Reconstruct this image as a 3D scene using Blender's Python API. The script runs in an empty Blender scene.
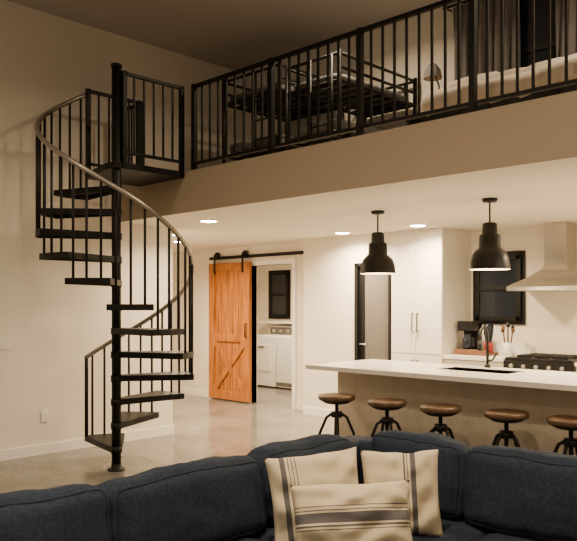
import bpy, bmesh, math, random
from mathutils import Vector, Matrix, noise
random.seed(3)
D=bpy.data
# ------------------------------------------------------------ materials
def mat(name,col,rough=.6,metal=0,var=0,scale=6,bump=0,bscale=40,emit=None,es=0,coat=0,stretch=(1,1,1),spec=None):
    m=D.materials.new(name); m.use_nodes=True; nt=m.node_tree; N=nt.nodes; L=nt.links
    b=N['Principled BSDF']; b.inputs['Base Color'].default_value=(*col,1)
    b.inputs['Roughness'].default_value=rough; b.inputs['Metallic'].default_value=metal
    if coat: b.inputs['Coat Weight'].default_value=coat
    if spec is not None: b.inputs['Specular IOR Level'].default_value=spec
    tc=N.new('ShaderNodeTexCoord'); mp=N.new('ShaderNodeMapping'); mp.inputs['Scale'].default_value=stretch
    L.new(tc.outputs['Object'],mp.inputs[0])
    if var:
        n=N.new('ShaderNodeTexNoise'); n.inputs['Scale'].default_value=scale; n.inputs['Detail'].default_value=6
        L.new(mp.outputs[0],n.inputs['Vector'])
        r=N.new('ShaderNodeValToRGB'); r.color_ramp.elements[0].position=.3; r.color_ramp.elements[1].position=.7
        r.color_ramp.elements[0].color=(*[max(0,c*(1-var)) for c in col],1)
        r.color_ramp.elements[1].color=(*[min(1,c*(1+var)) for c in col],1)
        L.new(n.outputs['Fac'],r.inputs[0]); L.new(r.outputs[0],b.inputs['Base Color'])
    if bump:
        n2=N.new('ShaderNodeTexNoise'); n2.inputs['Scale'].default_value=bscale; n2.inputs['Detail'].default_value=4
        L.new(mp.outputs[0],n2.inputs['Vector'])
        bp=N.new('ShaderNodeBump'); bp.inputs['Strength'].default_value=bump; bp.inputs['Distance'].default_value=.01
        L.new(n2.outputs['Fac'],bp.inputs['Height']); L.new(bp.outputs[0],b.inputs['Normal'])
    if emit: b.inputs['Emission Color'].default_value=(*emit,1); b.inputs['Emission Strength'].default_value=es
    return m
M={}
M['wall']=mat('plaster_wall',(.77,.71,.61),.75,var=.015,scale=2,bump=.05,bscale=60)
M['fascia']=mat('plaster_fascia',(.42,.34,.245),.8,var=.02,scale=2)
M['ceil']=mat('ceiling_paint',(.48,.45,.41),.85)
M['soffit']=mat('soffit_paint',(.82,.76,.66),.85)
M['trim']=mat('white_trim',(.82,.79,.74),.45)
M['steel']=mat('black_steel',(.006,.0055,.005),.5,.0,bump=.05,spec=.25)
M['rail']=mat('brushed_handrail',(.34,.31,.265),.35,.75)
M['chrome']=mat('stainless',(.60,.58,.54),.28,.95)
M['white']=mat('white_lacquer',(.82,.78,.70),.4)
M['appl']=mat('appliance_enamel',(.78,.78,.76),.3)
M['counter']=mat('quartz',(.80,.77,.71),.25,var=.04,scale=12)
M['sink']=mat('sink_enamel',(.50,.47,.43),.35)
M['island']=mat('island_panel',(.52,.45,.36),.65,var=.08,scale=3,stretch=(4,4,1))
M['wood']=mat('barn_wood',(.36,.118,.016),.42,var=.55,scale=5,stretch=(9,9,.5),bump=.15)
M['seat']=mat('stool_wood',(.10,.055,.028),.45,var=.4,scale=8,stretch=(1,8,1))
M['navy']=mat('navy_fabric',(.022,.034,.058),.9,var=.3,scale=70,bump=.5,bscale=300,spec=.25)
M['piping']=mat('navy_piping',(.012,.018,.032),.9)
M['dark']=mat('dark_plastic',(.007,.007,.007),.42,spec=.3)
M['glass']=mat('night_glass',(.012,.016,.024),.08)
M['grey']=mat('frosted_panel',(.13,.118,.105),.25)
M['curtain']=mat('grey_curtain',(.15,.14,.135),.9,var=.1)
M['bed']=mat('bed_linen',(.46,.40,.33),.9,var=.08,scale=4)
M['dbed']=mat('dark_blanket',(.13,.125,.12),.9,var=.6,scale=10,stretch=(1,6,1))
M['lamp']=mat('lamp_emitter',(1,1,1),.5,emit=(1,.84,.60),es=80)
M['bulb']=mat('bulb_glow',(1,1,1),.5,emit=(1,.78,.46),es=35)
M['shade_in']=mat('shade_inner',(.75,.62,.42),.5)
M['red']=mat('red_plastic',(.35,.02,.015),.35)
M['tray']=mat('brown_tray',(.16,.07,.03),.5,var=.2)
def concrete():
    m=D.materials.new('polished_concrete'); m.use_nodes=True; nt=m.node_tree;N=nt.nodes;L=nt.links
    b=N['Principled BSDF']; tc=N.new('ShaderNodeTexCoord')
    n=N.new('ShaderNodeTexNoise'); n.inputs['Scale'].default_value=1.6; n.inputs['Detail'].default_value=9; n.inputs['Roughness'].default_value=.65
    L.new(tc.outputs['Object'],n.inputs['Vector'])
    r=N.new('ShaderNodeValToRGB'); e=r.color_ramp.elements
    e[0].position=.3; e[0].color=(.115,.105,.092,1); e[1].position=.72; e[1].color=(.245,.228,.203,1)
    L.new(n.outputs['Fac'],r.inputs[0])
    br=N.new('ShaderNodeTexBrick'); br.offset=0; br.inputs['Scale'].default_value=1; br.inputs['Mortar Size'].default_value=.008
    br.inputs['Brick Width'].default_value=2.4; br.inputs['Row Height'].default_value=2.4
    mp=N.new('ShaderNodeMapping'); mp.inputs['Location'].default_value=(.6,.7,0)
    L.new(tc.outputs['Object'],mp.inputs[0]); L.new(mp.outputs[0],br.inputs['Vector'])
    mx=N.new('ShaderNodeMix'); mx.data_type='RGBA'
    L.new(br.outputs['Fac'],mx.inputs[0]); L.new(r.outputs[0],mx.inputs[6]); mx.inputs[7].default_value=(.05,.042,.034,1)
    L.new(mx.outputs[2],b.inputs['Base Color'])
    r2=N.new('ShaderNodeMapRange'); r2.inputs[3].default_value=.08; r2.inputs[4].default_value=.28
    L.new(n.outputs['Fac'],r2.inputs[0]); L.new(r2.outputs[0],b.inputs['Roughness'])
    return m
M['floor']=concrete()
def striped(name,axis,bands):
    m=D.materials.new(name); m.use_nodes=True; nt=m.node_tree;N=nt.nodes;L=nt.links
    b=N['Principled BSDF']; b.inputs['Roughness'].default_value=.95
    tc=N.new('ShaderNodeTexCoord'); s=N.new('ShaderNodeSeparateXYZ'); L.new(tc.outputs['Object'],s.inputs[0])
    ad=N.new('ShaderNodeMath'); ad.operation='ADD'; ad.inputs[1].default_value=.5; L.new(s.outputs[axis],ad.inputs[0])
    r=N.new('ShaderNodeValToRGB'); cr=r.color_ramp; cr.interpolation='CONSTANT'
    cream=(.70,.60,.43,1); navy=(.12,.115,.12,1)
    cr.elements[0].position=0; cr.elements[0].color=cream
    cr.elements[1].position=1; cr.elements[1].color=cream
    for p0,p1 in bands:
        e=cr.elements.new(p0); e.color=navy
        e=cr.elements.new(p1); e.color=cream
    L.new(ad.outputs[0],r.inputs[0]); L.new(r.outputs[0],b.inputs['Base Color'])
    n=N.new('ShaderNodeTexNoise'); n.inputs['Scale'].default_value=220
    bp=N.new('ShaderNodeBump'); bp.inputs['Strength'].default_value=.4; bp.inputs['Distance'].default_value=.005
    L.new(tc.outputs['Object'],n.inputs['Vector']); L.new(n.outputs['Fac'],bp.inputs['Height']); L.new(bp.outputs[0],b.inputs['Normal'])
    return m
# ------------------------------------------------------------ mesh builder
class MB:
    def __init__(s): s.bm=bmesh.new(); s.mats=[]
    def mi(s,m):
        m=M[m] if isinstance(m,str) else m
        if m not in s.mats: s.mats.append(m)
        return s.mats.index(m)
    def box(s,x0,x1,y0,y1,z0,z1,m,xf=None):
        vs=[s.bm.verts.new((x,y,z)) for z in (z0,z1) for x,y in ((x0,y0),(x1,y0),(x1,y1),(x0,y1))]
        i=s.mi(m)
        for f in ((0,3,2,1),(4,5,6,7),(0,1,5,4),(1,2,6,5),(2,3,7,6),(3,0,4,7)):
            fc=s.bm.faces.new([vs[k] for k in f]); fc.material_index=i
        if xf: 
            for v in vs: v.co=xf@v.co
        return s
    def beam(s,p,q,w,t,m,up=(0,0,1)):
        p=Vector(p);q=Vector(q);d=(q-p).normalized(); u=Vector(up)
        if abs(d.dot(u))>.98: u=Vector((1,0,0))
        a=d.cross(u).normalized()*w/2; b=a.cross(d).normalized()*t/2; i=s.mi(m)
        vs=[s.bm.verts.new(c+sa*a+sb*b) for c in (p,q) for sa,sb in ((-1,-1),(1,-1),(1,1),(-1,1))]
        for f in ((0,3,2,1),(4,5,6,7),(0,1,5,4),(1,2,6,5),(2,3,7,6),(3,0,4,7)):
            fc=s.bm.faces.new([vs[k] for k in f]); fc.material_index=i
    def tube(s,pts,r,m,n=10,closed=False):
        pts=[Vector(p) for p in pts]; i=s.mi(m); rings=[]; K=len(pts)
        rr=r if isinstance(r,(list,tuple)) else [r]*K
        prev=None
        for k,p in enumerate(pts):
            if closed: d=(pts[(k+1)%K]-pts[k-1]).normalized()
            else: d=(pts[min(k+1,K-1)]-pts[max(k-1,0)]).normalized()
            if prev is None:
                u=Vector((0,0,1)) if abs(d.z)<.9 else Vector((1,0,0)); a=d.cross(u).normalized()
            else: a=(prev-d*prev.dot(d)).normalized()
            prev=a; b=d.cross(a)
            rings.append([s.bm.verts.new(p+rr[k]*(math.cos(2*math.pi*j/n)*a+math.sin(2*math.pi*j/n)*b)) for j in range(n)])
        for k in range(K if closed else K-1):
            A=rings[k];B=rings[(k+1)%K]
            for j in range(n):
                f=s.bm.faces.new((A[j],A[(j+1)%n],B[(j+1)%n],B[j])); f.material_index=i; f.smooth=True
        if not closed:
            for R in (rings[0][::-1],rings[-1]):
                f=s.bm.faces.new(R); f.material_index=i
    def cyl(s,p,q,r,m,n=12): s.tube([p,q],r,m,n)
    def lathe(s,c,prof,m,n=32,smooth=True):
        c=Vector(c); i=s.mi(m); rings=[]
        for r,z in prof:
            rings.append([s.bm.verts.new(c+Vector((max(r,.0005)*math.cos(2*math.pi*j/n),max(r,.0005)*math.sin(2*math.pi*j/n),z))) for j in range(n)])
        for A,B in zip(rings,rings[1:]):
            for j in range(n):
                f=s.bm.faces.new((A[j],A[(j+1)%n],B[(j+1)%n],B[j])); f.material_index=i; f.smooth=smooth
    def prism(s,poly,z0,z1,m):
        i=s.mi(m); A=[s.bm.verts.new((x,y,z0)) for x,y in poly]; B=[s.bm.verts.new((x,y,z1)) for x,y in poly]
        s.bm.faces.new(A[::-1]).material_index=i; s.bm.faces.new(B).material_index=i
        for k in range(len(poly)):
            j=(k+1)%len(poly); s.bm.faces.new((A[k],A[j],B[j],B[k])).material_index=i
    def soft(s,x0,x1,y0,y1,z0,z1,r,puff,m,n=14,wr=.006,seed=0,xf=None,pipe=None):
        """rounded, puffed cushion"""
        i=s.mi(m); c=Vector(((x0+x1)/2,(y0+y1)/2,(z0+z1)/2)); h=Vector(((x1-x0)/2,(y1-y0)/2,(z1-z0)/2))
        rr=min(r,min(h)*.95)
        def P(co):
            p=Vector([co[k]*h[k] for k in range(3)])
            q=Vector([max(-(h[k]-rr),min(h[k]-rr,p[k])) for k in range(3)])
            d=p-q
            if d.length>1e-6: p=q+d.normalized()*rr
            for k in range(3):
                if abs(co[k])>.6:
                    a,b=[j for j in range(3) if j!=k]
                    p[k]+=math.copysign(puff*(1-co[a]**2)*(1-co[b]**2),co[k])
            w=p+c
            nz=noise.noise(w*5+Vector((seed,0,0)))*wr+noise.noise(w*14+Vector((0,seed,0)))*wr*.4
            w+=p.normalized()*nz
            return xf@w if xf else w
        t=bmesh.new(); bmesh.ops.create_cube(t,size=2); bmesh.ops.subdivide_edges(t,edges=t.edges[:],cuts=n,use_grid_fill=True)
        mp={}
        for v in t.verts: mp[v]=s.bm.verts.new(P(v.co))
        for f in t.faces:
            g=s.bm.faces.new([mp[v] for v in f.verts]); g.material_index=i; g.smooth=True
        t.free()
        if pipe:
            ax,sg=pipe; a,b_=[j for j in range(3) if j!=ax]; loop=[]
            K=14
            for (u0,v0,u1,v1) in ((-1,-1,1,-1),(1,-1,1,1),(1,1,-1,1),(-1,1,-1,-1)):
                for k in range(K):
                    co=[0,0,0]; co[ax]=sg; co[a]=u0+(u1-u0)*k/K; co[b_]=v0+(v1-v0)*k/K; loop.append(P(co))
            s.tube(loop,.006,'piping',6,True)
    def done(s,name,parent=None,bevel=0,loc=None,rot=None):
        bmesh.ops.recalc_face_normals(s.bm,faces=s.bm.faces[:])
        me=D.meshes.new(name); s.bm.to_mesh(me); s.bm.free()
        for m in s.mats: me.materials.append(m)
        o=D.objects.new(name,me); bpy.context.collection.objects.link(o)
        if bevel:
            b=o.modifiers.new('bev','BEVEL'); b.width=bevel; b.segments=2; b.limit_method='ANGLE'; b.angle_limit=.7
        if loc: o.location=loc
        if rot: o.rotation_euler=rot
        if parent: o.parent=parent
        return o
def empty(name,loc=(0,0,0)):
    e=D.objects.new(name,None); bpy.context.collection.objects.link(e); e.location=loc; return e
def B(name,x0,x1,y0,y1,z0,z1,m,bevel=0,parent=None):
    b=MB(); b.box(x0,x1,y0,y1,z0,z1,m); return b.done(name,parent,bevel)

# ------------------------------------------------------------ key dims
XL=-6.9; YE=4.4; ZS=2.40; ZL=2.80; ZC=4.45; YB=7.6; YJ=7.35; YK=7.95; YLB=6.2; XR=2.6; YF=-3.5
XALC=-10.8; YALC=5.14
# ------------------------------------------------------------ shell
B('floor',XALC-.1,XR,YF,10.1,-.1,0,'floor')
b=MB(); b.box(XL-.12,XL,YF,YALC,0,ZC,'wall'); b.box(XL-.12,XL,YALC,YLB,ZS+.02,ZC,'wall'); b.done('wall_left')
B('wall_alcove',XALC,XL-.12,YALC-.12,YALC,0,ZS,'wall')
B('wall_far_left',XALC-.12,XALC,YALC-.12,YB,0,ZS,'wall')
OX0,OX1,OH=-8.22,-7.33,2.1
b=MB(); b.box(XALC,OX0,YB,YB+.12,0,ZS,'wall'); b.box(OX1,-6.88,YB,YB+.12,0,ZS,'wall'); b.box(OX0,OX1,YB,YB+.12,OH,ZS,'wall'); b.done('wall_back')
DX0,DX1,DH=-5.97,-5.40,2.04
b=MB(); b.box(-6.88,DX0,YJ,YJ+.12,0,ZS,'wall'); b.box(-6.88,-6.76,YJ+.12,YB+.12,0,ZS,'wall'); b.done('wall_hall')
B('wall_hall_header',DX0,DX1,YJ,YJ+.12,DH,ZS,'wall')
B('wall_hall_return',DX1,-5.365,YJ,YK,0,ZS,'wall')
B('wall_kitchen',-5.4,XR,YK,YK+.12,0,ZS,'wall')
B('wall_right',XR,XR+.12,YF,YK+.12,0,ZC,'wall')
b=MB(); b.box(XALC-.12,XALC,YB+.12,10,0,ZS,'wall'); b.box(-6.88,-6.76,YB+.12,10,0,ZS,'wall'); b.box(XALC,-6.76,10,10.12,0,ZS,'wall'); b.done('wall_laundry')
B('ceiling_laundry',XALC,-6.7,YB+.12,10.1,ZS,ZS+.1,'soffit')
b=MB(); b.box(XL-.12,XR,YE,YK+.12,ZS,ZS+.02,'soffit'); b.box(XALC,XL-.12,YALC,YB+.12,ZS,ZS+.02,'soffit'); b.done('ceiling_lower')
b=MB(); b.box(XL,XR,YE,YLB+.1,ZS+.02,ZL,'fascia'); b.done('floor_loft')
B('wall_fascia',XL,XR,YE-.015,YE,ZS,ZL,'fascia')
B('wall_loft',XL-.12,XR,YLB,YLB+.12,ZL,ZC,'wall')
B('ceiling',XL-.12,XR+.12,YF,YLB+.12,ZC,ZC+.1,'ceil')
b=MB(); b.box(XL,XL+.015,YF,YALC,0,.10,'trim'); b.box(XL-.12,XL+.015,YALC,YALC+.015,0,.10,'trim'); b.done('baseboard_left')
b=MB(); b.box(XALC,OX0-.08,YB-.015,YB,0,.10,'trim'); b.box(OX1+.08,-6.88,YB-.015,YB,0,.10,'trim'); b.done('baseboard_back')
b=MB(); b.box(-6.88,DX0-.05,YJ-.015,YJ,0,.10,'trim'); b.done('baseboard_hall')
b=MB(); b.box(OX0-.07,OX0,YB-.018,YB+.13,0,OH,'trim'); b.box(OX1,OX1+.07,YB-.018,YB+.13,0,OH,'trim'); b.box(OX0-.07,OX1+.07,YB-.018,YB+.13,OH,OH+.07,'trim'); b.done('trim_1')
b=MB(); e=.002
b.box(DX0+e,DX0+.05,YJ-.02,YJ+.12,0,DH-e,'dark'); b.box(DX1-.03,DX1-e,YJ-.02,YJ+.12,0,DH-e,'dark'); b.box(DX0+e,DX1-e,YJ-.02,YJ+.12,DH-.04,DH-e,'dark')
b.box(DX0+.05,DX0+.13,YJ+.03,YJ+.07,0,DH-.04,'dark'); b.box(DX0+.13,DX1-.03,YJ+.04,YJ+.06,.02,DH-.04,'grey')
b.box(DX0+.13,DX1-.03,YJ+.03,YJ+.07,0,.15,'dark')
b.cyl((DX0+.10,YJ-.02,1.0),(DX0+.10,YJ+.03,1.0),.012,'chrome'); b.cyl((DX0+.10,YJ-.02,1.0),(DX0+.20,YJ-.02,1.0),.010,'chrome')
b.done('door_1')
def window(name,x0,x1,z0,z1,y,mid=True):
    b=MB(); f=.045
    b.box(x0-.05,x1+.05,y-.02,y-.002,z0-.05,z1+.05,'steel')
    b.box(x0,x1,y-.028,y-.02,z0,z1,'glass')
    b.box(x0-.01,x0+f,y-.045,y-.02,z0,z1,'steel'); b.box(x1-f,x1+.01,y-.045,y-.02,z0,z1,'steel')
    b.box(x0,x1,y-.045,y-.02,z0-.01,z0+f,'steel'); b.box(x0,x1,y-.045,y-.02,z1-f,z1+.01,'steel')
    zm=(z0+z1)/2
    if mid: b.box(x0,x1,y-.05,y-.02,zm-.025,zm+.025,'steel')
    return b.done(name)
window('window_1',-4.55,-3.98,1.32,2.08,YK)
window('window_2',-10.24,-9.75,1.28,2.12,10.0)
window('window_3',-3.35,-2.35,3.25,4.3,YLB)

# ------------------------------------------------------------ stair
YAW=math.radians(44.3)
fw=Vector((-math.sin(YAW),math.cos(YAW),0)); rt=Vector((math.cos(YAW),math.sin(YAW),0))
PX,PY=-5.76,3.66; R=.685; RI=ZL/13; C0=-113
def pol(phi,r,z):
    a=math.radians(phi); v=rt*math.cos(a)*r-fw*math.sin(a)*r
    return Vector((PX+v.x,PY+v.y,z))
st=empty('spiral_staircase',(0,0,0))
b=MB(); b.cyl((PX,PY,0),(PX,PY,3.66),.042,'steel',20); b.lathe((PX,PY,0),[(.001,.0),(.08,0),(.08,.012),(.05,.016),(.045,.05),(.042,.06)],'steel'); b.lathe((PX,PY,3.66),[(.042,0),(.050,.002),(.050,.03),(.001,.035)],'steel')
for k in range(1,13): b.lathe((PX,PY,k*RI-.06),[(.043,0),(.050,.0),(.050,.06),(.043,.06)],'steel')
b.done('center_pole',st)
b=MB()
for k in range(1,13):
    c=C0+30*(k-1); z=k*RI
    n=5; outer=[pol(c-16+32*j/(n-1),R+.01,0) for j in range(n)]
    i0=pol(c-80,.05,0); i1=pol(c+80,.05,0)
    b.prism([(i0.x,i0.y)]+[(p.x,p.y) for p in outer]+[(i1.x,i1.y)],z-.012,z,'steel')
    for p,q in ((i0,outer[0]),(i1,outer[-1])): b.beam((p.x,p.y,z-.028),(q.x,q.y,z-.028),.008,.05,'steel')
    for p,q in zip(outer,outer[1:]): b.beam((p.x,p.y,z-.026),(q.x,q.y,z-.026),.010,.052,'steel')
b.done('treads',st)
def hz(phi): return RI*((phi-C0)/30+1)+.88
b=MB()
for k in range(1,13):
    c=C0+30*(k-1)
    for dp in (-10,0,10):
        p=pol(c+dp,R,0); b.cyl((p.x,p.y,k*RI-.05),(p.x,p.y,hz(c+dp)),.0115,'steel',8)
p=pol(C0-15,R,0); b.cyl((p.x,p.y,RI-.05),(p.x,p.y,hz(C0-15)),.018,'steel',10)
b.done('balusters',st)
PE=C0+345
b=MB(); pts=[pol(C0-16+j*3,R,hz(C0-16+j*3)) for j in range(int(362/3)+1)]
b.tube(pts,.021,'rail',12); b.done('handrail',st)
b=MB()
PQ=pol(PE,R,0)
b.prism([(PX+.06,PY-.05),(PX+.06,YE-.016),(-6.47,YE-.016),(PQ.x,PQ.y),(PX-.1,PY-.05)],ZL-.06,ZL-.002,'steel')
def panel(b,p,q,zb,zt,nb,post=.02,ends=(1,1)):
    p=Vector((*p,0));q=Vector((*q,0))
    b.beam((p.x,p.y,zt),(q.x,q.y,zt),.04,.028,'steel'); b.beam((p.x,p.y,zb),(q.x,q.y,zb),.03,.025,'steel')
    for j in range(1,nb):
        t=p.lerp(q,j/nb); b.beam((t.x,t.y,zb),(t.x,t.y,zt),.016,.016,'steel')
    for e,t in zip(ends,(p,q)):
        if e: b.beam((t.x,t.y,ZL-.05),(t.x,t.y,zt+.02),post*2,post*2,'steel')
panel(b,(PX+.05,PY+.05),(PX+.05,YE-.04),ZL+.09,3.61,6)
panel(b,(-6.44,PQ.y+.02),(-6.44,YE-.04),ZL+.09,3.61,5)
b.done('landing',st)

b=MB(); xs=[-5.60,-4.53,-3.55,-2.57,-1.6,-.6,.4,1.4,2.5]
for x0,x1 in zip(xs,xs[1:]):
    panel(b,(x0,YE+.03),(x1,YE+.03),ZL+.07,3.62,9,.022,(1,0))
panel(b,(XL+.03,YE+.03),(-6.48,YE+.03),ZL+.07,3.62,4,.02,(1,1))
b.done('loft_railing')

# ------------------------------------------------------------ barn door
bd=empty('sliding_barn_door')
dx0,dx1,dy,dz0,dz1=-9.10,-8.14,YB-.09,.02,2.16
b=MB(); n=7; w=(dx1-dx0)/n
for i in range(n): b.box(dx0+i*w+.004,dx0+(i+1)*w-.004,dy+.012,dy+.035,dz0,dz1,'wood')
b.done('planks',bd)
b=MB(); f=.12; y0,y1=dy-.02,dy+.012
b.box(dx0,dx0+f,y0,y1,dz0,dz1,'wood'); b.box(dx1-f,dx1,y0,y1,dz0,dz1,'wood')
for z in (dz0,.93,dz1-f): b.box(dx0+f,dx1-f,y0,y1,z,z+f+.02 if z<.1 else z+f,'wood')
yy=dy-.004
b.beam((dx0+f,yy,.16),(dx1-f,yy,.93),.026,.10,'wood'); b.beam((dx0+f,yy+.002,.93),(dx1-f,yy+.002,.16),.022,.10,'wood')
b.done('frame',bd,.005)
b=MB(); b.box(-9.15,-7.05,YB-.055,YB-.045,2.22,2.27,'steel')
for x in (dx0+.15,dx1-.15):
    b.box(x-.02,x+.02,dy-.027,dy-.019,2.0,2.30,'steel')
    b.cyl((x,YB-.075,2.295),(x,YB-.035,2.295),.045,'steel',16)
for x in (-9.0,-8.4,-7.8,-7.2): b.cyl((x,YB-.05,2.245),(x,YB-.001,2.245),.014,'steel')
b.done('track_and_rollers',bd)
b=MB(); b.tube([(dx1-.06,dy-.015,1.0),(dx1-.06,dy-.055,1.02),(dx1-.06,dy-.055,1.2),(dx1-.06,dy-.015,1.22)],.01,'steel'); b.done('handle',bd)

# ------------------------------------------------------------ laundry
def washer(name,x0,kind):
    b=MB(); x1=x0+.68; y0,y1=9.22,9.92
    b.box(x0,x1,y0,y1,.03,.93,'appl'); b.box(x0+.01,x1-.01,y0+.02,y1,.0,.03,'dark')
    b.box(x0+.06,x1-.06,y0+.05,y1-.22,.93,.945,'appl')
    b.box(x0,x1,y1-.18,y1,.93,1.10,'appl'); b.box(x0+.03,x1-.03,y1-.19,y1-.18,.95,1.08,'grey')
    for i in range(3): b.cyl((x0+.15+i*.19,y1-.215,1.015),(x0+.15+i*.19,y1-.19,1.015),.035,'chrome',16)
    if kind: b.box(x0+.1,x1-.1,y0-.012,y0,.3,.78,'appl'); b.box(x0+.26,x1-.26,y0-.03,y0-.012,.72,.75,'grey')
    else: b.box(x0+.0,x1,y0-.008,y0,.05,.12,'grey')
    return b.done(name,None,.012)
washer('clothes_dryer',-10.02,1); washer('washing_machine',-9.30,0)
B('wall_shelf',-10.3,-8.4,9.65,9.99,1.155,1.19,'white',.004)

# ------------------------------------------------------------ kitchen
b=MB(); x0,x1,y0=-5.36,-4.64,7.3
b.box(x0,x1,y0+.02,YK-.002,.1,ZS-.003,'white'); b.box(x0,x1,y0+.07,YK-.002,0,.1,'white'); xm=(x0+x1)/2
for a,c in ((x0,xm),(xm,x1)):
    b.box(a+.004,c-.004,y0,y0+.02,.92,ZS-.05,'white'); b.box(a+.004,c-.004,y0,y0+.02,.11,.91,'white')
    hx=xm-.035 if c==xm else xm+.035
    for z0,z1 in ((1.18,1.40),(.62,.84)):
        b.tube([(hx,y0,z0),(hx,y0-.03,z0),(hx,y0-.03,z1),(hx,y0,z1)],.007,'steel',8)
b.done('pantry_cabinet',None,.002)
def basecab(name,x0,x1,nd):
    b=MB(); b.box(x0,x1,7.35,YK-.002,.1,.88,'white'); b.box(x0,x1,7.42,YK-.002,0,.1,'dark')
    w=(x1-x0)/nd
    for i in range(nd):
        b.box(x0+i*w+.004,x0+(i+1)*w-.004,7.33,7.35,.12,.68,'white'); b.box(x0+i*w+.004,x0+(i+1)*w-.004,7.33,7.35,.69,.87,'white')
        xc=x0+(i+.5)*w; b.cyl((xc-.06,7.305,.78),(xc+.06,7.305,.78),.006,'steel',8)
    b.box(x0,x1,7.30,YK-.002,.88,.92,'counter'); b.box(x0,x1,YK-.015,YK-.002,.92,1.02,'counter')
    return b.done(name,None,.002)
basecab('base_cabinet',-4.635,-3.865,1); basecab('base_cabinet',-3.085,-.4,4)
sx=-3.475
b=MB(); b.box(sx-.38,sx+.38,7.33,YK-.03,.05,.90,'chrome'); b.box(sx-.37,sx+.37,7.30,YK-.03,.90,.935,'dark')
b.box(sx-.38,sx+.38,7.28,7.33,.80,.90,'dark'); b.box(sx-.30,sx+.30,7.315,7.33,.3,.68,'glass')
for i in range(5): b.cyl((sx-.28+i*.14,7.25,.85),(sx-.28+i*.14,7.28,.85),.022,'chrome',14)
b.cyl((sx-.3,7.27,.73),(sx+.3,7.27,.73),.012,'chrome')
for x in (sx-.3,sx+.3): b.cyl((x,7.27,.73),(x,7.33,.73),.008,'chrome')
for cx in (sx-.2,sx,sx+.2):
    for x in (-.07,0,.07): b.box(cx+x-.006,cx+x+.006,7.40,7.85,.95,.962,'dark')
    for y in (7.40,7.62,7.84): b.box(cx-.08,cx+.08,y-.006,y+.006,.935,.96,'dark')
b.done('kitchen_range',None,.003)
b=MB(); i=b.mi('chrome'); xc=sx+.01; yk=YK-.004
secs=[(.44,.50,1.655),(.44,.50,1.70),(.40,.46,1.73),(.27,.36,1.80),(.16,.28,1.88),(.125,.25,1.93),(.125,.25,ZS-.003)]
rings=[]
for hw,dp,z in secs: rings.append([b.bm.verts.new(p) for p in ((xc-hw,yk,z),(xc-hw,yk-dp,z),(xc+hw,yk-dp,z),(xc+hw,yk,z))])
for A,C in zip(rings,rings[1:]):
    for j in range(4): b.bm.faces.new((A[j],A[(j+1)%4],C[(j+1)%4],C[j])).material_index=i
b.bm.faces.new(rings[0]).material_index=i
b.done('range_hood')
b=MB(); b.box(-4.60,-4.18,7.50,7.78,.921,.95,'tray'); b.box(-4.60,-4.18,7.50,7.515,.95,.985,'tray'); b.done('serving_tray',None,.004)
b=MB(); x=-4.48; z=.951
b.box(x-.10,x+.10,7.56,7.76,z,z+.03,'dark'); b.box(x-.10,x+.10,7.68,7.76,z+.03,z+.34,'dark'); b.box(x-.10,x+.10,7.54,7.76,z+.25,z+.36,'dark')
b.lathe((x,7.615,z+.03),[(.001,0),(.06,0),(.072,.05),(.065,.12),(.045,.16),(.05,.18),(.001,.18)],'glass'); b.tube([(x+.06,7.60,z+.06),(x+.11,7.585,z+.07),(x+.11,7.585,z+.16),(x+.05,7.60,z+.17)],.008,'dark')
b.done('coffee_maker',None,.004)
b=MB(); x=-4.24;y=7.66
b.lathe((x,y,z),[(.001,0),(.05,0),(.05,.10),(.035,.12)],'red'); b.lathe((x,y,z+.12),[(.035,0),(.055,.10),(.055,.20),(.001,.22)],'glass'); b.done('coffee_grinder')
b=MB(); x=-4.02;y=7.70; z=.921
b.lathe((x,y,z),[(.001,0),(.05,0),(.055,.15),(.048,.15),(.045,.02),(.001,.02)],'appl')
for k in range(6):
    a=k*1.05; b.cyl((x+.02*math.cos(a),y+.02*math.sin(a),z+.03),(x+.06*math.cos(a),y+.06*math.sin(a),z+.27+.03*(k%3)),.006,'dark' if k%2 else 'tray',6)
    b.lathe((x+.062*math.cos(a),y+.062*math.sin(a),z+.26+.03*(k%3)),[(.001,0),(.02,.01),(.02,.05),(.001,.06)],'dark' if k%2 else 'tray',8)
b.done('utensil_crock')

# ------------------------------------------------------------ island
isl=empty('kitchen_island')
b=MB(); IX0,IX1,IY0,IY1=-4.75,-1.3,5.1,6.12
sx0,sx1,sy0,sy1=-3.62,-2.92,5.58,5.92
for q in ((IX0,sx0,IY0,IY1),(sx1,IX1,IY0,IY1),(sx0,sx1,IY0,sy0),(sx0,sx1,sy1,IY1)): b.box(*q,.89,.93,'counter')
b.done('countertop',isl)
b=MB(); b.box(-4.62,-1.42,5.42,5.45,.0,.89,'island'); b.box(-4.62,-4.59,5.45,6.07,0,.89,'island'); b.box(-1.45,-1.42,5.45,6.07,0,.89,'island'); b.box(-4.59,-1.45,6.04,6.07,.1,.89,'white'); b.box(-4.59,-1.45,5.45,6.04,.02,.10,'dark')
b.box(-4.635,-1.41,5.405,5.42,0,.09,'island')
b.done('cabinet_body',isl)
b=MB(); zb=.76
b.box(sx0,sx1,sy0,sy1,zb,zb+.01,'sink')
b.box(sx0-.01,sx0,sy0,sy1,zb,.925,'sink'); b.box(sx1,sx1+.01,sy0,sy1,zb,.925,'sink'); b.box(sx0,sx1,sy0-.01,sy0,zb,.925,'sink'); b.box(sx0,sx1,sy1,sy1+.01,zb,.925,'sink')
b.done('sink_basin',isl)
b=MB(); fx,fy=-3.35,6.03
b.lathe((fx,fy,.93),[(.001,0),(.03,0),(.028,.02),(.016,.03)],'dark')
pts=[(fx,fy,.93),(fx,fy,1.22)]+[(fx,fy-.07+.07*math.cos(t),1.22+.07*math.sin(t)) for t in [math.pi*j/10 for j in range(1,11)]]+[(fx,fy-.14,1.12)]
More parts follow.
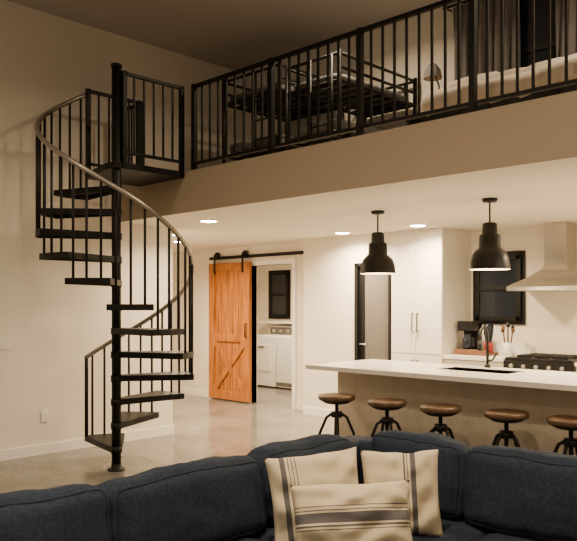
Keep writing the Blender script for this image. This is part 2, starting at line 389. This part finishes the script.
b.tube(pts,.013,'dark',12); b.cyl((fx,fy-.14,1.18),(fx,fy-.14,1.09),.018,'dark'); b.tube([(fx,fy,.99),(fx+.05,fy,1.0),(fx+.09,fy,1.06)],.008,'dark')
b.done('faucet',isl)

def stool(x,y,rz):
    e=empty('bar_stool',(x,y,0)); e.rotation_euler=(0,0,rz); h=.70
    b=MB(); b.lathe((0,0,h-.045),[(.001,0),(.15,0),(.163,.006),(.165,.03),(.158,.043),(.14,.045),(.001,.038)],'seat',40); b.done('seat',e)
    b=MB(); b.lathe((0,0,h-.075),[(.001,0),(.10,0),(.155,.03),(.001,.03)],'steel'); b.cyl((0,0,.30),(0,0,h-.07),.016,'steel')
    b.lathe((0,0,.50),[(.017,0),(.05,0),(.05,.05),(.017,.05)],'steel')
    for k in range(4):
        a=math.pi/4+k*math.pi/2; c,s=math.cos(a),math.sin(a)
        b.tube([(.035*c,.035*s,.535),(.09*c,.09*s,.50),(.15*c,.15*s,.36),(.19*c,.19*s,.16),(.215*c,.215*s,.0)],.013,'steel',10)
        b.cyl((0,0,.30),(.162*c,.162*s,.30),.008,'steel',8)
        b.lathe((.215*c,.215*s,0),[(.001,0),(.02,0),(.02,.012),(.001,.014)],'steel',12)
    b.tube([(.188*math.cos(t),.188*math.sin(t),.19) for t in [2*math.pi*j/36 for j in range(36)]],.009,'steel',8,True)
    b.done('legs',e)
for i,(x,y) in enumerate([(-4.24,4.96),(-3.70,4.98),(-3.19,5.0),(-2.665,5.08),(-2.18,5.1)]): stool(x,y,.2*i)

def pendant(x,y):
    e=empty('pendant_lamp',(x,y,0))
    b=MB(); b.lathe((0,0,ZS-.001),[(.001,-.032),(.055,-.03),(.065,-.015),(.065,0),(.001,0)],'dark')
    b.cyl((0,0,2.15),(0,0,ZS-.02),.008,'dark'); 
    b.lathe((0,0,0),[(.001,2.195),(.045,2.195),(.06,2.185),(.064,2.10),(.085,2.09),(.089,2.07),(.092,1.985),(.115,1.965),(.145,1.93),(.163,1.87),(.17,1.80)],'dark',40)
    b.lathe((0,0,0),[(.17,1.80),(.167,1.80),(.158,1.87),(.14,1.925),(.11,1.957),(.088,1.975),(.084,2.06),(.001,2.07)],'shade_in',40)
    b.done('shade',e)
    b=MB(); b.lathe((0,0,1.835),[(.001,0),(.025,.008),(.036,.035),(.03,.065),(.016,.09),(.016,.16),(.001,.16)],'bulb',16); b.done('bulb',e)
    l=D.lights.new('pendant_light','POINT'); l.energy=38; l.color=(1,.74,.44); l.shadow_soft_size=.04
    o=D.objects.new('pendant_light',l); bpy.context.collection.objects.link(o); o.location=(0,0,1.82); o.parent=e
pendant(-4.27,5.6); pendant(-3.09,5.6); 

def down(x,y,z,en,r=.09,col=(1,.76,.48)):
    e=empty('recessed_downlight',(x,y,z))
    b=MB(); b.lathe((0,0,0),[(.001,-.018),(r*.7,-.014),(r,-.004)],'lamp',24); b.lathe((0,0,0),[(r,-.004),(r,-.010),(r+.018,-.008),(r+.02,0)],'trim',24); b.done('lens',e)
    l=D.lights.new('downlight','AREA'); l.shape='DISK'; l.size=r*2; l.energy=en; l.color=col; l.spread=math.radians(155)
    o=D.objects.new('downlight',l); bpy.context.collection.objects.link(o); o.location=(0,0,-.025); o.parent=e
K=1.95
for x,y,en in ((-6.05,4.98,24),(-8.3,6.3,44),(-5.85,6.95,40),(-4.70,6.9,34),(-2.2,6.6,44),(-1.2,5.3,26),(-7.6,5.6,28)): down(x,y,ZS,en*K)  # last three are extra lamps added out of view
down(-8.6,8.7,ZS,50*K)
for x,y,en in ((-4.5,1.2,44),(-1.8,1.6,80),(-1.2,-1.4,80),(-4.5,-1.5,36),(1,1.5,70)): down(x,y,ZC,en*.9,.08,(1,.77,.52))  # unseen downlights added overhead to light the living room
down(-4.2,4.9,ZC,40,.07,(1,.77,.52)); down(-1.6,5.2,ZC,38,.07,(1,.77,.52))  # two more added above the frame to brighten the loft

# ------------------------------------------------------------ sofa
sf=empty('sectional_sofa')
b=MB(); SX=-2.78; SY=3.42
b.soft(SX,-1.55,-.1,SY,.08,.30,.04,0,'navy',10,.002); b.soft(-1.9,.55,2.2,SY,.08,.30,.04,0,'navy',10,.002)
b.soft(SX,SX+.2,-.1,SY,.10,.74,.05,.0,'navy',12,.004); b.soft(SX,.55,SY-.2,SY,.10,.74,.05,.0,'navy',12,.004)
b.soft(SX,-1.55,-.3,-.08,.10,.64,.07,.01,'navy',10,.003); b.soft(.53,.75,2.2,SY,.10,.64,.07,.01,'navy',10,.003)
for x,y in ((SX+.1,-.2),(-1.65,-.2),(SX+.1,SY-.1),(.65,2.3),(.65,SY-.1)): b.cyl((x,y,0),(x,y,.10),.025,'dark')
b.done('frame',sf)
b=MB()
for k,(a,c) in enumerate(((-.07,.70),(.71,1.49),(1.50,2.28))): b.soft(SX+.2,-1.53,a,c,.30,.45,.05,.015,'navy',12,.004,k,None,(2,1))
b.soft(SX+.2,-1.72,2.29,SY-.2,.30,.45,.05,.01,'navy',12,.004,9)
for k,(a,c) in enumerate(((-1.71,-1.06),(-1.05,-.26),(-.25,.52))): b.soft(a,c,2.18,SY-.2,.30,.45,.05,.015,'navy',12,.004,20+k,None,(2,1))
b.done('seat_cushions',sf)
def tilt(px,pz,py,ang,axis):
    T=Matrix.Translation((px,py,pz)); return T@Matrix.Rotation(ang,4,axis)@T.inverted()
b=MB()
for k,(a,c) in enumerate(((-.05,.70),(.71,1.535),(1.545,2.36),(2.37,3.02))):
    b.soft(SX+.17,SX+.37,a,c,.45,(.81,.81,.795,.81)[k],.065,.022,'navy',22,.022,k*3.3,tilt(SX+.3,.45,1,-.12,'Y'),(0,1))
for k,(a,c) in enumerate(((-2.42,-1.86),(-1.85,-1.05),(-1.04,-.26),(-.25,.50))):
    b.soft(a,c,SY-.37,SY-.17,.45,.82,.065,.022,'navy',22,.022,40+k*3.3,tilt(0,.45,SY-.3,-.12,'X'),(1,-1))
b.done('back_cushions',sf)

def pillow(w,h,t,m,loc,rz,tilt_,roll=0,n=28):
    b=MB(); i=b.mi(m); G={}
    for side in (-1,1):
        for a in range(n+1):
            for c in range(n+1):
                u=a/n*2-1; v=c/n*2-1
                edge=(a in(0,n) or c in (0,n))
                if side==1 and edge: G[(1,a,c)]=G[(-1,a,c)]; continue
                th=t/2*((1-abs(u)**2.6)*(1-abs(v)**2.6))**.55
                x=u*w/2*(1-.07*(1-v*v)*abs(u)**2) ; z=v*h/2*(1-.07*(1-u*u)*abs(v)**2)
                wr=.030*noise.noise(Vector((u*2.6+loc[0]*7,v*2.6,side)))*(0 if edge else 1)
                G[(side,a,c)]=b.bm.verts.new((x,side*th+wr,z+.008*noise.noise(Vector((u*2,v*2,loc[1]*5)))))
    for side in (-1,1):
        for a in range(n):
            for c in range(n):
                f=b.bm.faces.new((G[(side,a,c)],G[(side,a+1,c)],G[(side,a+1,c+1)],G[(side,a,c+1)])); f.smooth=True; f.material_index=i
    o=b.done('throw_pillow'); 
    o.matrix_world=Matrix.Translation(loc)@Matrix.Rotation(rz,4,'Z')@Matrix.Rotation(tilt_,4,'X')@Matrix.Rotation(roll,4,'Y')
    return o
mv=striped('pillow_ticking_a',0,[(.35,.375),(.385,.39),(.40,.405),(.415,.42)])
mv2=striped('pillow_ticking_b',0,[(.515,.52),(.53,.535),(.545,.57)])
mh=striped('pillow_ticking_c',2,[(.455,.46),(.468,.473),(.482,.52),(.53,.535),(.545,.55)])
# resting in the sofa corner (world metres)
pillow(.42,.40,.17,mv,(-2.16,2.39,.649),YAW+.10,-.26,-.10)
pillow(.36,.39,.16,mv2,(-1.976,2.767,.635),YAW-.15,-.22,-.05)
pillow(.49,.29,.16,mh,(-1.864,2.276,.641),YAW-.02,-.35,-.05)

# ------------------------------------------------------------ loft furniture
def bunk(name,x0,x1,y0,y1,h1,h2,g=.24):
    e=empty(name); b=MB(); z=ZL
    for x in (x0,x1):
        for y in (y0,y1): b.cyl((x,y,z),(x,y,z+h2+g+.03),.022,'steel')
        for hh in (h1,h2,h2+g*.5,h2+g): b.cyl((x,y0,z+hh),(x,y1,z+hh),.014,'steel')
    for y in (y0,y1):
        for hh in (h1,h2,h2+g): b.cyl((x0,y,z+hh),(x1,y,z+hh),.014,'steel')
        for j in range(1,5): b.cyl((x0+(x1-x0)*j/5,y,z+h2),(x0+(x1-x0)*j/5,y,z+h2+g),.007,'steel',6)
    for j in range(8):
        y=y0+(y1-y0)*(j+.5)/8
        for hh in (h1,h2): b.box(x0,x1,y-.025,y+.025,z+hh-.008,z+hh+.008,'steel')
    lx=x1-.32
    for x in (lx,lx+.26): b.cyl((x,y0-.03,z+.0),(x,y0-.03,z+h2+g),.012,'steel',8)
    for j in range(1,5): b.cyl((lx,y0-.03,z+h2*j/4.4),(lx+.26,y0-.03,z+h2*j/4.4),.010,'steel',8)
    b.done('frame',e)
    b=MB(); b.soft(x0+.04,x1-.04,y0+.03,y1-.03,z+h2+.01,z+h2+.10,.04,.01,'dbed',8,.006); b.soft(x0+.04,x1-.04,y0+.03,y1-.03,z+h1+.01,z+h1+.14,.04,.01,'dbed',8,.006); b.done('mattresses',e)
bunk('bunk_bed',-6.0,-5.15,5.15,6.12,.30,.86)
bunk('bunk_bed',-4.85,-4.20,4.95,6.12,.25,.70)
e=empty('loft_bed'); b=MB(); b.box(-3.35,-1.4,4.98,5.90,ZL+.05,ZL+.28,'dark')
for x in (-3.3,-1.45):
    for y in (5.03,5.85): b.cyl((x,y,ZL),(x,y,ZL+.06),.03,'dark')
b.done('bed_base',e)
b=MB(); b.soft(-3.35,-1.4,4.96,5.90,ZL+.2,ZL+.43,.09,.05,'bed',24,.05); b.soft(-3.3,-2.8,5.2,5.82,ZL+.40,ZL+.54,.07,.03,'bed',10,.015,4); b.done('bedding',e)
b=MB(); b.box(-3.95,-3.52,5.60,5.98,ZL+.40,ZL+.43,'dark'); 
for x in (-3.93,-3.54):
    for y in (5.62,5.96): b.box(x-.015,x+.015,y-.015,y+.015,ZL,ZL+.40,'dark')
b.box(-3.93,-3.54,5.62,5.96,ZL+.28,ZL+.40,'dark'); b.done('nightstand')
b=MB(); x,y,z=-3.70,5.70,ZL+.431
b.lathe((x,y,z),[(.001,0),(.07,0),(.07,.015),(.012,.03)],'curtain'); b.tube([(x,y,z+.02),(x+.05,y,z+.25),(x-.02,y,z+.46)],.009,'curtain')
b.lathe((x-.02,y,z+.34),[(.085,0),(.075,.07),(.035,.13),(.001,.14)],'curtain'); b.lathe((x-.02,y,z+.343),[(.082,0),(.072,.066),(.001,.12)],'shade_in'); b.done('desk_lamp')
def curtain(x0,x1,z0,z1,y,seed):
    b=MB(); i=b.mi('curtain'); n=70; m=14; G=[]
    for c in range(m+1):
        v=c/m; row=[]
        for a in range(n+1):
            u=a/n; am=.02+.022*(1-v)
            row.append(b.bm.verts.new((x0+(x1-x0)*u+.012*math.sin(u*31+v*3+seed),y+am*math.sin(u*50+.8*math.sin(v*3+seed)),z0+(z1-z0)*v)))
        G.append(row)
    for c in range(m):
        for a in range(n):
            f=b.bm.faces.new((G[c][a],G[c][a+1],G[c+1][a+1],G[c+1][a])); f.material_index=i; f.smooth=True
    o=b.done('window_curtain'); s=o.modifiers.new('s','SOLIDIFY'); s.thickness=.004
curtain(-3.75,-3.08,ZL+.03,4.34,6.09,0); curtain(-2.72,-2.18,ZL+.03,4.34,6.09,2)
b=MB(); b.cyl((-3.85,6.09,4.36),(-2.0,6.09,4.36),.012,'steel')
for x in (-3.83,-2.02): b.cyl((x,6.09,4.36),(x,6.2,4.36),.008,'steel'); b.lathe((x,6.09,4.335),[(.001,0),(.025,.012),(.025,.035),(.001,.05)],'steel',12)
b.done('curtain_rod')
def plate(name,y,z,w,h):
    b=MB(); b.box(XL,XL+.007,y-w/2,y+w/2,z-h/2,z+h/2,'trim')
    for s in (-.02,.02): b.box(XL+.007,XL+.010,y+s*w/.08-.012,y+s*w/.08+.012,z-.03,z+.03,'white')
    b.done(name,None,.002)
plate('light_switch',3.12,1.13,.15,.12); plate('wall_outlet',3.55,.38,.08,.12)

# ------------------------------------------------------------ world, camera
w=D.worlds.new('World'); bpy.context.scene.world=w; w.use_nodes=True
w.node_tree.nodes['Background'].inputs[0].default_value=(1,.82,.63,1); w.node_tree.nodes['Background'].inputs[1].default_value=.25
cam=D.cameras.new('Camera'); cam.sensor_width=36; cam.lens=730/577*36; cam.shift_y=34.5/577
co=D.objects.new('Camera',cam); bpy.context.collection.objects.link(co); co.location=(0,0,1.5); co.rotation_euler=(math.pi/2,0,YAW)
cam.clip_start=.05
bpy.context.scene.camera=co
